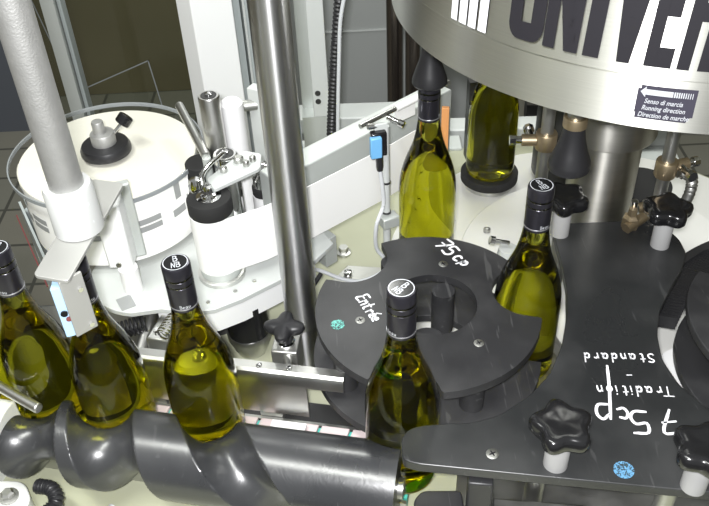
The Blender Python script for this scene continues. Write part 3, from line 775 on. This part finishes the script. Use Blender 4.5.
# ================================================================== LABEL MACHINE
# reel
QX, QY = -.350, 1.050
t = thing('label_reel', 'big reel of white labels between clear discs at upper left', 'label reel', (QX, QY, .06))
MB().lathe([(.136, .206), (.138, .207), (.138, .210), (.136, .211), (0, .211)], (QX, QY, 0), 120).build('top_disc', 'clear', t)
MB().lathe([(.137, .2055), (.1388, .2055), (.1388, .2115), (.137, .2115), (.137, .2055)], (QX, QY, 0), 120).build('disc_rim', 'edge', t)
MB().lathe([(.0, .096), (.138, .096), (.138, .099), (0, .099)], (QX, QY, 0), 120).build('bottom_disc', 'clear', t)
roll = MB().lathe([(.126, .101), (.127, .102), (.127, .203), (.126, .204), (0, .204)], (QX, QY, 0), 120).build('label_roll', ['ivory'], t)
mb = MB(); f = lambda a, z: Vector((QX + .1275*math.cos(rad(a)), QY + .1275*math.sin(rad(a)), z))
mb.mi = 0; mb.grid([(-175, .102), (0, .102), (0, .2035), (-175, .2035)], f, 48); mb.build('printed_side', 'paper', roll)
f = lambda a, z: Vector((QX + .1281*math.cos(rad(a)), QY + .1281*math.sin(rad(a)), z))
for a in (-150, -112, -74, -36, -4):
    for q in ([(a, .172), (a+5, .172), (a+5, .199), (a, .199)], [(a+10, .146), (a+25, .146), (a+25, .155), (a+10, .155)], [(a+10, .158), (a+25, .158), (a+25, .167), (a+10, .167)], [(a-4, .146), (a+7, .146), (a+7, .158), (a-4, .158)]):
        MB().grid(q, f, 6).build('printed_mark', 'print', roll, smooth=False)
MB().lathe([(.036, .211), (.036, .217), (.033, .223), (.018, .225)], (QX, QY, 0), 48).build('hub_flange', 'rubber', t)
MB().lathe([(.0175, .223), (.0175, .240), (.0165, .2415), (.0, .2415)], (QX, QY, 0), 32).build('hub_boss', 'cast', t)
MB().lathe([(.0085, .241), (.0085, .258), (.0075, .260), (0, .260)], (QX-.003, QY, 0), 24).build('hub_pin', 'cast', t)
s = MB(); s.rod((QX+.012, QY+.004, .233), (QX+.028, QY+.012, .248), .003, 12); kn = s.build('knob_stud', 'chrome', t)
MB().rod((QX+.027, QY+.0115, .247), (QX+.036, QY+.017, .257), .011, 14).build('black_knob', 'knob', kn, bevel=.002)
MB().cyl((QX, QY, -.85), .03, .946, 24).build('spindle', 'lastdark', t)

# base plate of the label head
t = thing('label_head_plate', 'white rounded base plate of the label machine with deep edge', 'machine plate', (-.2, .92, -.04))
lp = arc(-.290, .915, .083, 150, 262, 14) + [(-.262, .838), (-.225, .828), (-.19, .832), (-.155, .850), (-.105, .885), (-.055, .925), (-.03, .96), (-.06, 1.02), (-.12, 1.06), (-.25, 1.02)]
MB().poly(lp, .084, .092).build('plate', 'alupale', t, bevel=.001)
lp2 = [(-.270, .845), (-.225, .829), (-.19, .833), (-.155, .851), (-.105, .886), (-.057, .924)]
MB().wall([(x, y) for x, y in lp2], .050, .084, .006).build('front_fascia', 'white', t)
for x, y in ((-.20, .846), (-.165, .866), (-.14, .885)): MB().lathe([(.003, .092), (.0025, .0935), (0, .0935)], (x, y, 0), 10).build('plate_screw', 'dullsteel', t)
MB().box((-.20, .97, .022), (.10, .10, .124), .3).build('pedestal', 'lastdark', t)
s = MB(); s.box((-.312, .853, .0925), (.020, .026, .0008), .5); s.build('grey_label_patch', 'print', t) 

# rollers
RA = (-.186, .905)
t = thing('drive_roller', 'large roller with black foam top, label web wrapped around it', 'roller', (*RA, .092), 'rollers of the label machine')
MB().lathe([(.033, .092), (.033, .098), (.0315, .099)], (*RA, 0), 48).build('bottom_flange', 'sheet', t)
MB().lathe([(.0285, .098), (.0285, .202)], (*RA, 0), 48).build('roller_core', 'alu', t)
MB().lathe([(.0288, .2015), (.0296, .203), (.0296, .222), (.0285, .224), (.013, .224)], (*RA, 0), 56).build('foam_top', 'foam', t)
s = MB(); s.lathe([(.0165, .224), (.0165, .2255), (.011, .2262), (.010, .229), (.007, .230), (.0065, .240), (0, .241)], (*RA, 0), 32); s.build('roller_hub', 'chrome', t)
t = thing('label_web', 'long white label backing web running from reel to beam', 'label web', (-.1, .93, .105))
web = [(QX + .129*math.cos(rad(a)), QY + .129*math.sin(rad(a))) for a in (-22,)] + arc(RA[0], RA[1], .0296, 178, 318, 18) + [(-.120, .906), (-.07, .940), (.05, 1.035), (.135, 1.113)]
MB().wall(web, .112, .201, .0012).build('web_band', 'paper', t)
t = thing('aluminium_beam', 'grey aluminium beam behind the upper edge of the white web', 'beam', (.06, 1.09, .05))
b0_, b1_ = Vector((-.10, .945, 0)), Vector((.165, 1.172, 0)); d = (b1_-b0_).normalized(); n = Vector((-d.y, d.x, 0))
MB().poly([(b0_ + n*.002)[:2], (b1_ + n*.002)[:2], (b1_ + n*.040)[:2], (b0_ + n*.040)[:2]], .094, .214).build('beam_body', 'alu', t, bevel=.002)
s = MB(); p = b0_ + d*.068 - n*.012; s.box((p.x, p.y, .066), (.022, .02, .05), .7); s.build('beam_bracket', 'alu', t, bevel=.001)

def roller(x, y, z0, z1, r, label, m='chrome', ring=True):
    t = thing('guide_roller', label, 'roller', (x, y, z0), 'rollers of the label machine')
    MB().lathe([(r*.9, z0), (r, z0+.002), (r, z1-.002), (r*.93, z1)], (x, y, 0), 40).build('tube', m, t)
    MB().lathe([(r*.74, z1), (r*.74, z1+.0006), (0, z1+.0006)], (x, y, 0), 32).build('dark_recess', 'lastdark', t)
    MB().lathe([(r*.32, z1+.0006), (r*.32, z1+.003), (r*.2, z1+.004), (0, z1+.004)], (x, y, 0), 24).build('bearing', 'chrome', t)
    return t
roller(-.190, 1.045, .12, .295, .0150, 'tall shiny steel roller right of the label reel', 'sheet')
o = MB().lathe([(.0165, .092), (.0165, .272), (.012, .276), (0, .277)], (-.163, 1.062, 0), 40).build('white_roller', 'whitep'); tag(o, 'white plastic roller behind the tall shiny steel roller', 'roller')
roller(-.170, .985, .12, .238, .0165, 'short chrome ringed roller below the tall steel roller')
t = thing('black_roller', 'black capped roller half hidden behind the reel edge', 'roller', (-.208, 1.015, .092))
MB().cyl((-.210, 1.005, .092), .021, .10, 40).build('tube', 'paper', t)
MB().lathe([(.0215, .192), (.0215, .212), (.02, .214), (0, .214)], (-.210, 1.005, 0), 40).build('black_cap', 'foam', t)
# tension arm
t = thing('tension_arm', 'flat steel tension arm leaning beside the label reel', 'arm', (-.22, 1.05, .2))
MB().rod((-.247, 1.110, .245), (-.196, .985, .235), .0065, 12).build('arm_bar', 'sheet', t)
MB().cyl((-.196, .985, .092), .006, .14, 16).build('pivot', 'alu', t)
# bracket plate over rollers
t = thing('roller_bracket', 'white bracket plate with bolts on top of the roller group', 'bracket', (-.16, .95, .228))
MB().poly(rounded([(-.190, .930), (-.178, .905), (-.120, .950), (-.120, .985), (-.145, .995)], .006), .229, .235).build('bracket_plate', 'alupale', t, bevel=.001)
for x, y, r in ((-.150, .968, .007), (-.139, .957, .0045), (-.131, .968, .0045), (-.168, .945, .005)): MB().lathe([(r, .235), (r, .241), (r*.7, .243), (0, .243)], (x, y, 0), 14).build('bolt', 'dullsteel', t)
s = MB(); s.tube([(-.190, .903, .243), (-.192, .915, .250), (-.185, .935, .252), (-.172, .962, .250), (-.170, .972, .247)], .0034, 12); s.build('chrome_lever', 'chrome', t)
s = MB(); s.lathe([(.009, .236), (.010, .242), (.007, .252), (0, .254)], (-.200, .905, 0), 16); s.build('lever_knuckle', 'chrome', t)
t = thing('cone_roller', 'small black and chrome roller partly behind the polished pole', 'roller', (-.125, 1.005, .092))
MB().lathe([(.018, .092), (.018, .155)], (-.125, 1.005, 0), 32).build('white_tube', 'whitep', t)
MB().lathe([(.0165, .155), (.0175, .157), (.0175, .168), (.016, .170)], (-.125, 1.005, 0), 32).build('black_band', 'foam', t)
MB().lathe([(.0155, .170), (.0150, .182), (.0095, .188), (.0085, .192), (.0115, .196), (.0115, .203), (.008, .206), (0, .207)], (-.125, 1.005, 0), 32).build('chrome_top', 'chrome', t)
# white box
t = thing('white_box_arm', 'white box-shaped cover standing between reel and drive roller', 'cover', (-.30, .90, .092))
MB().lathe([(.013, .092), (.013, .132)], (-.306, .880, 0), 24).build('white_foot', 'whitep', t)
MB().box((-.314, .893, .184), (.034, .030, .104), .0).build('cover', 'white', t, bevel=.003)
MB().box((-.297, .912, .188), (.02, .012, .12), .3).build('rear_plate', 'alu', t, bevel=.002)
for z in (.224, .139): MB().rod((-.316, .8785, z), (-.316, .876, z), .0038, 12).build('cover_screw', 'dullsteel', t)
# motor below plate
t = thing('round_motor', 'black round motor with steel rim under the label plate', 'motor', (-.158, .872, -.04))
MB().cyl((-.158, .885, -.005), .030, .065, 44).build('motor_body', 'knob', t)
MB().lathe([(.022, -.04), (.032, -.010), (.0325, -.004), (.031, .0)], (-.158, .885, 0), 44).build('steel_rim', 'sheet', t)
o = MB().tube([(-.128, .90, .045), (-.105, .90, .050), (-.085, .885, .045), (-.07, .90, .05), (-.05, .93, .06)], .0035, 8).build('black_cable', 'rubber'); tag(o, 'thin black cable leading behind the polished pole', 'cable')

# light grey upright + rod right of the rollers
t = thing('aluminium_post', 'short grey aluminium post beside the tall white upright', 'post', (-.13, 1.13, -.04))
MB().box((-.128, 1.125, .11), (.034, .018, .30), -.5).build('post_plate', 'alupale', t, bevel=.001)
MB().rod((-.175, 1.115, .235), (-.135, 1.125, .232), .0085, 16).build('dark_peg', 'dullsteel', t)
MB().box((-.105, 1.14, .11), (.012, .04, .30), -.5).build('side_web', 'alu', t)

# ================================================================== SENSOR ROD
t = thing('sensor_stand', 'thin steel rod holding the blue sensor in front of the web', 'stand', (.050, .999, -.04))
MB().cyl((.050, .999, -.04), .0056, .300, 20).build('rod', 'alupale', t)
MB().box((.044, .993, .238), (.018, .004, .06), .2).build('mount_plate', 'alupale', t, bevel=.0005)
MB().box((.053, .993, .104), (.026, .020, .018), .4).build('clamp_block', 'alu', t, bevel=.0015)
for z in (.168, .115): MB().lathe([(.0066, z-.0015), (.0066, z+.0015)], (.050, .999, 0), 20).build('collar', 'rubber', t)
MB().rod((.026, .990, .266), (.050, .998, .262), .0042, 12).build('cross_bar', 'sheet', t)
t = thing('light_sensor', 'bright blue photo sensor on the thin rod by the web', 'sensor', (.038, .984, .22))
MB().box((.036, .978, .240), (.016, .009, .032), .2).build('blue_face', 'blue', t, bevel=.0015)
MB().box((.040, .987, .241), (.022, .012, .037), .2).build('black_case', 'knob', t, bevel=.002)
MB().lathe([(.0043, .198), (.0052, .204), (.0052, .222)], (.041, .985, 0), 16).build('plug', 'rubber', t)
o = MB().tube([(.041, .984, .200), (.044, .986, .17), (.045, .988, .135), (.034, .980, .105), (.033, .985, .06), (.046, .990, .03), (.044, 1.00, .0), (.010, .99, -.010), (-.02, .985, .0), (-.055, .985, .02), (-.070, .975, .03)], .0030, 10).build('sensor_cable', 'cable')
tag(o, 'pale grey cable looping down from the blue sensor towards the pole', 'cable')
t = thing('tagged_rod', 'thin angled steel rod with a white tag behind the blue sensor', 'rod', (.09, 1.05, .25))
MB().rod((.016, 1.010, .255), (.150, 1.110, .262), .0036, 14).build('rod', 'dullsteel', t)
c_ = Vector((.082, 1.0595, .2585)); d_ = Vector((.134, .10, .007)).normalized()
MB().box(c_ - Vector((0, 0, .013)), (.036, .003, .022), math.atan2(d_.y, d_.x)).build('white_tag', 'paper', t)
MB().rod(c_ - d_*.018, c_ + d_*.024, .0055, 14).build('tag_sleeve', 'paper', t)
s = MB(); s.rod((.055, 1.030, .256), (.074, 1.020, .250), .0038, 12); s.rod((.070, 1.022, .251), (.077, 1.018, .249), .0052, 10); s.build('thumb_bolt', 'chrome', t)
o = MB().poly(rounded([(.137, 1.083), (.148, 1.081), (.149, 1.087), (.138, 1.089)], .001), .09, .235).build('orange_guide', 'orange', bevel=.003); tag(o, 'narrow orange guide strip right of the belled bottle', 'guide strip')
# dark foot plate on cream table
t = thing('foot_plate', 'dark bolted foot plate on the cream table behind the star wheel', 'base plate', (.0, 1.01, -.04))
MB().poly([(-.06, .96), (-.045, 1.01), (-.012, 1.055), (.045, 1.045), (.06, .98), (.02, .93)], -.040, -.032).build('plate', 'dullsteel', t, bevel=.001)
for x, y in ((-.012, 1.032), (.030, 1.012), (-.035, .985)): MB().lathe([(.0065, -.032), (.0065, -.026), (.003, -.025), (0, -.025)], (x, y, 0), 14).build('bolt', 'chrome', t)
t = thing('table_bolt', 'single round bolt standing on the cream table', 'bolt', (-.018, 1.095, -.04))
MB().lathe([(.012, -.04), (.012, -.036), (.009, -.035)], (-.018, 1.095, 0), 24).build('washer', 'sheet', t)
MB().lathe([(.008, -.036), (.008, -.026), (0, -.026)], (-.018, 1.095, 0), 6).build('bolt_head', 'dullsteel', t)
s = thing('table_bolt', 'round steel bolt just behind the belled bottle near the star wheel', 'bolt', (.165, 1.0, -.029))
MB().lathe([(.014, -.029), (.014, -.012), (.009, -.008), (0, -.008)], (.165, .975, 0), 24).build('bolt_head', 'dullsteel', s)

# thin rod at lower left over bottles
t = thing('guide_rod', 'round steel guide rod end in front of the left bottles', 'rod', (-.44, .6975, .09))
MB().rod((-.442, .6995, .115), (-.373, .6535, .115), .0062, 20).build('rod', 'sheet', t, bevel=.0015)
MB().cyl((-.446, .699, .089), .008, .036, 16).build('rod_holder', 'dullsteel', t)

# ================================================================== BACKGROUND UPRIGHTS
t = thing('white_upright', 'broad white painted upright post behind the rollers', 'post', (-.235, 1.42, -.85))
MB().poly([(-.289, 1.425), (-.257, 1.385), (-.188, 1.40), (-.215, 1.47)], -.85, .95).build('post_body', 'white', t, bevel=.002)
t = thing('door_frame_profile', 'dark grey aluminium door profile right of the white upright', 'profile', (-.17, 1.50, -.85))
MB().box((-.193, 1.47, .05), (.022, .05, 1.8), 0).build('dark_channel', 'frame', t)
MB().box((-.160, 1.46, .05), (.028, .03, 1.8), 0).build('grey_channel', 'frame', t)
MB().box((-.175, 1.445, .05), (.004, .006, 1.8), 0).build('bright_edge', 'alupale', t)
t = thing('slotted_profile', 'pale aluminium profile with two round holes right of the polished pole', 'profile', (-.05, 1.40, -.04))
MB().box((-.072, 1.43, .42), (.026, .012, .92), 0).build('rear_strip', 'alu', t)
MB().box((-.048, 1.40, .485), (.030, .020, .87), 0).build('front_profile', 'alupale', t, bevel=.001)
for z in (.100, .083): MB().rod((-.053, 1.3905, z), (-.053, 1.3885, z), .0052, 18).build('round_hole', 'lastdark', t)
s = MB(); s.box((-.06, 1.41, .0), (.05, .04, .10), 0); s.build('foot_block', 'alu', t)
o = MB().tube([(.022, 1.34, .55), (.004, 1.34, .36), (-.004, 1.34, .30), (-.016, 1.34, .20), (-.026, 1.34, .10), (-.032, 1.34, .03), (-.034, 1.34, -.03)], .0088, 12, rib=(.0075, .12), sub=40).build('ribbed_conduit', 'hoseb')
tag(o, 'tall black ribbed conduit hanging in front of the grey cabinet', 'conduit')
o = MB().tube([(.010, 1.325, .55), (.012, 1.325, .40), (.010, 1.325, .34), (-.004, 1.325, .27), (-.010, 1.325, .20), (-.018, 1.325, .08), (-.022, 1.325, -.02)], .0034, 8).build('white_cable', 'cable')
tag(o, 'thin white cable running beside the ribbed conduit', 'cable')
t = thing('steel_cabinet', 'plain grey steel cabinet in the background between pole and drum', 'cabinet', (.08, 2.2, -.85))
MB().box((.10, 2.15, -.10), (.62, .5, 1.5), 0).build('cabinet_body', 'cabinet', t, bevel=.004)
s = MB(); s.box((.03, 1.8975, -.018), (.16, .003, .003)); s.build('panel_seam', 'alupale', t)
t = thing('dark_pipe_pair', 'pair of dark polished pipes standing left of the drum', 'pipe', (.11, 1.75, -.85))
MB().cyl((.112, 1.75, -.85), .018, 1.9, 32).build('brown_pipe', 'bronze', t)
MB().cyl((.148, 1.70, -.85), .016, 1.9, 32).build('dark_pipe', 'bronze', t)
t = thing('machine_frame_beam', 'pale grey machine frame beam behind the aluminium beam', 'beam', (.03, 1.5, -.06))
MB().box((.02, 1.50, -.02), (.34, .06, .035), -.03).build('upper_beam', 'alupale', t, bevel=.003)
MB().box((.05, 1.42, -.045), (.34, .05, .02), -.03).build('lower_beam', 'alu', t, bevel=.003)
MB().box((.02, 1.50, -.445), (.06, .05, .81)).build('beam_leg', 'alu', t)
t = thing('rear_frame_rail', 'pale aluminium frame rail behind the rear bottle', 'rail', (.3, 1.52, -.1))
MB().box((.36, 1.50, -.075), (.60, .05, .05), -.05).build('upper_rail', 'alupale', t, bevel=.003)
MB().box((.36, 1.44, -.105), (.60, .05, .015), -.05).build('lower_rail', 'alu', t, bevel=.002)
MB().box((.62, 1.485, -.475), (.06, .05, .75)).build('rail_leg', 'alu', t)
t = thing('dark_guard_bar', 'long dark guard bar across the floor tiles right of the drum', 'bar', (.9, 1.65, -.3))
MB().box((.95, 1.62, -.13), (1.1, .05, .05), -.12).build('bar', 'lastdark', t)
MB().box((.95, 1.60, -.165), (1.1, .03, .012), -.12).build('steel_edge', 'sheet', t)
for x in (.5, 1.4): MB().box((x, 1.62 - (x-.95)*.12, -.5), (.05, .045, .70)).build('leg', 'lastdark', t)
# black machinery behind under the drum
t = thing('dark_gear_box', 'dark machinery housing under the drum behind the rear bottle', 'machine housing', (.42, 1.36, -.04))
MB().cyl((.40, 1.28, -.018), .07, .44, 40).build('housing', 'lastdark', t)
s = MB(); s.box((.245, 1.34, .06), (.06, .02, .16), .1); s.build('side_block', 'lastdark', t)

# left background: frame, panel, door
t = thing('clear_door', 'clear acrylic machine door with pale edges in front of the dark wall', 'door', (-.7, 2.0, -.85))
MB().box((-.50, 2.02, .1), (.52, .006, 1.3), 0).build('acrylic_sheet', 'cleardoor', t)
s = MB(); s.strokes([[(-.757, .055), (-.712, -.208)], [(-.710, -.205), (-.505, -.125)], [(-.505, -.125), (-.493, -.255)]], .0045, lambda u, v: Vector((u, 2.012, v))); s.build('pale_edge_line', 'edge', t)
t = thing('door_post', 'pale grey-green frame post left of the clear door', 'post', (-.61, 1.75, -.85))
MB().box((-.620, 1.75, -.30), (.028, .04, 1.1), .0).build('pale_strip', 'alupale', t)
MB().box((-.600, 1.76, -.30), (.008, .03, 1.1), .0).build('grey_strip', 'frame', t)
o = MB().box((-1.98, 2.95, .1), (1.5, .04, 1.9), 0).build('slate_panel', 'slate'); tag(o, 'dark slate blue panel at the far upper left', 'panel')
t = thing('metal_stand', 'open grey metal stand with a thin red stripe left of the label reel', 'stand', (-.54, 1.12, -.85))
MB().wall([(-.560, 1.195), (-.460, 1.005)], .022, .036, .014).build('top_bar', 'frame', t)
MB().wall([(-.566, 1.185), (-.466, .995)], -.05, .034, .004).build('side_panel', 'frame', t)
MB().wall([(-.573, 1.175), (-.474, .987)], .011, .014, .002).build('red_stripe', 'red', t)
MB().wall([(-.585, 1.10), (-.49, .93)], -.16, -.145, .014).build('lower_bar', 'alu', t)
for x, y in ((-.555, 1.195), (-.462, 1.012)): MB().box((x, y, -.42), (.02, .02, .86), 1.08).build('leg', 'frame', t)
MB().box((-.44, 1.00, -.06), (.06, .02, .10), -.4).build('inner_block', 'slate', t)
MB().box((-.43, .975, -.05), (.035, .02, .03), -.4).build('pale_block', 'alupale', t)
for o in bpy.data.objects:
    if o.type == 'MESH' and o.parent is None and 'label' not in o and o.get('kind') != 'structure': print('UNTAGGED', o.name)
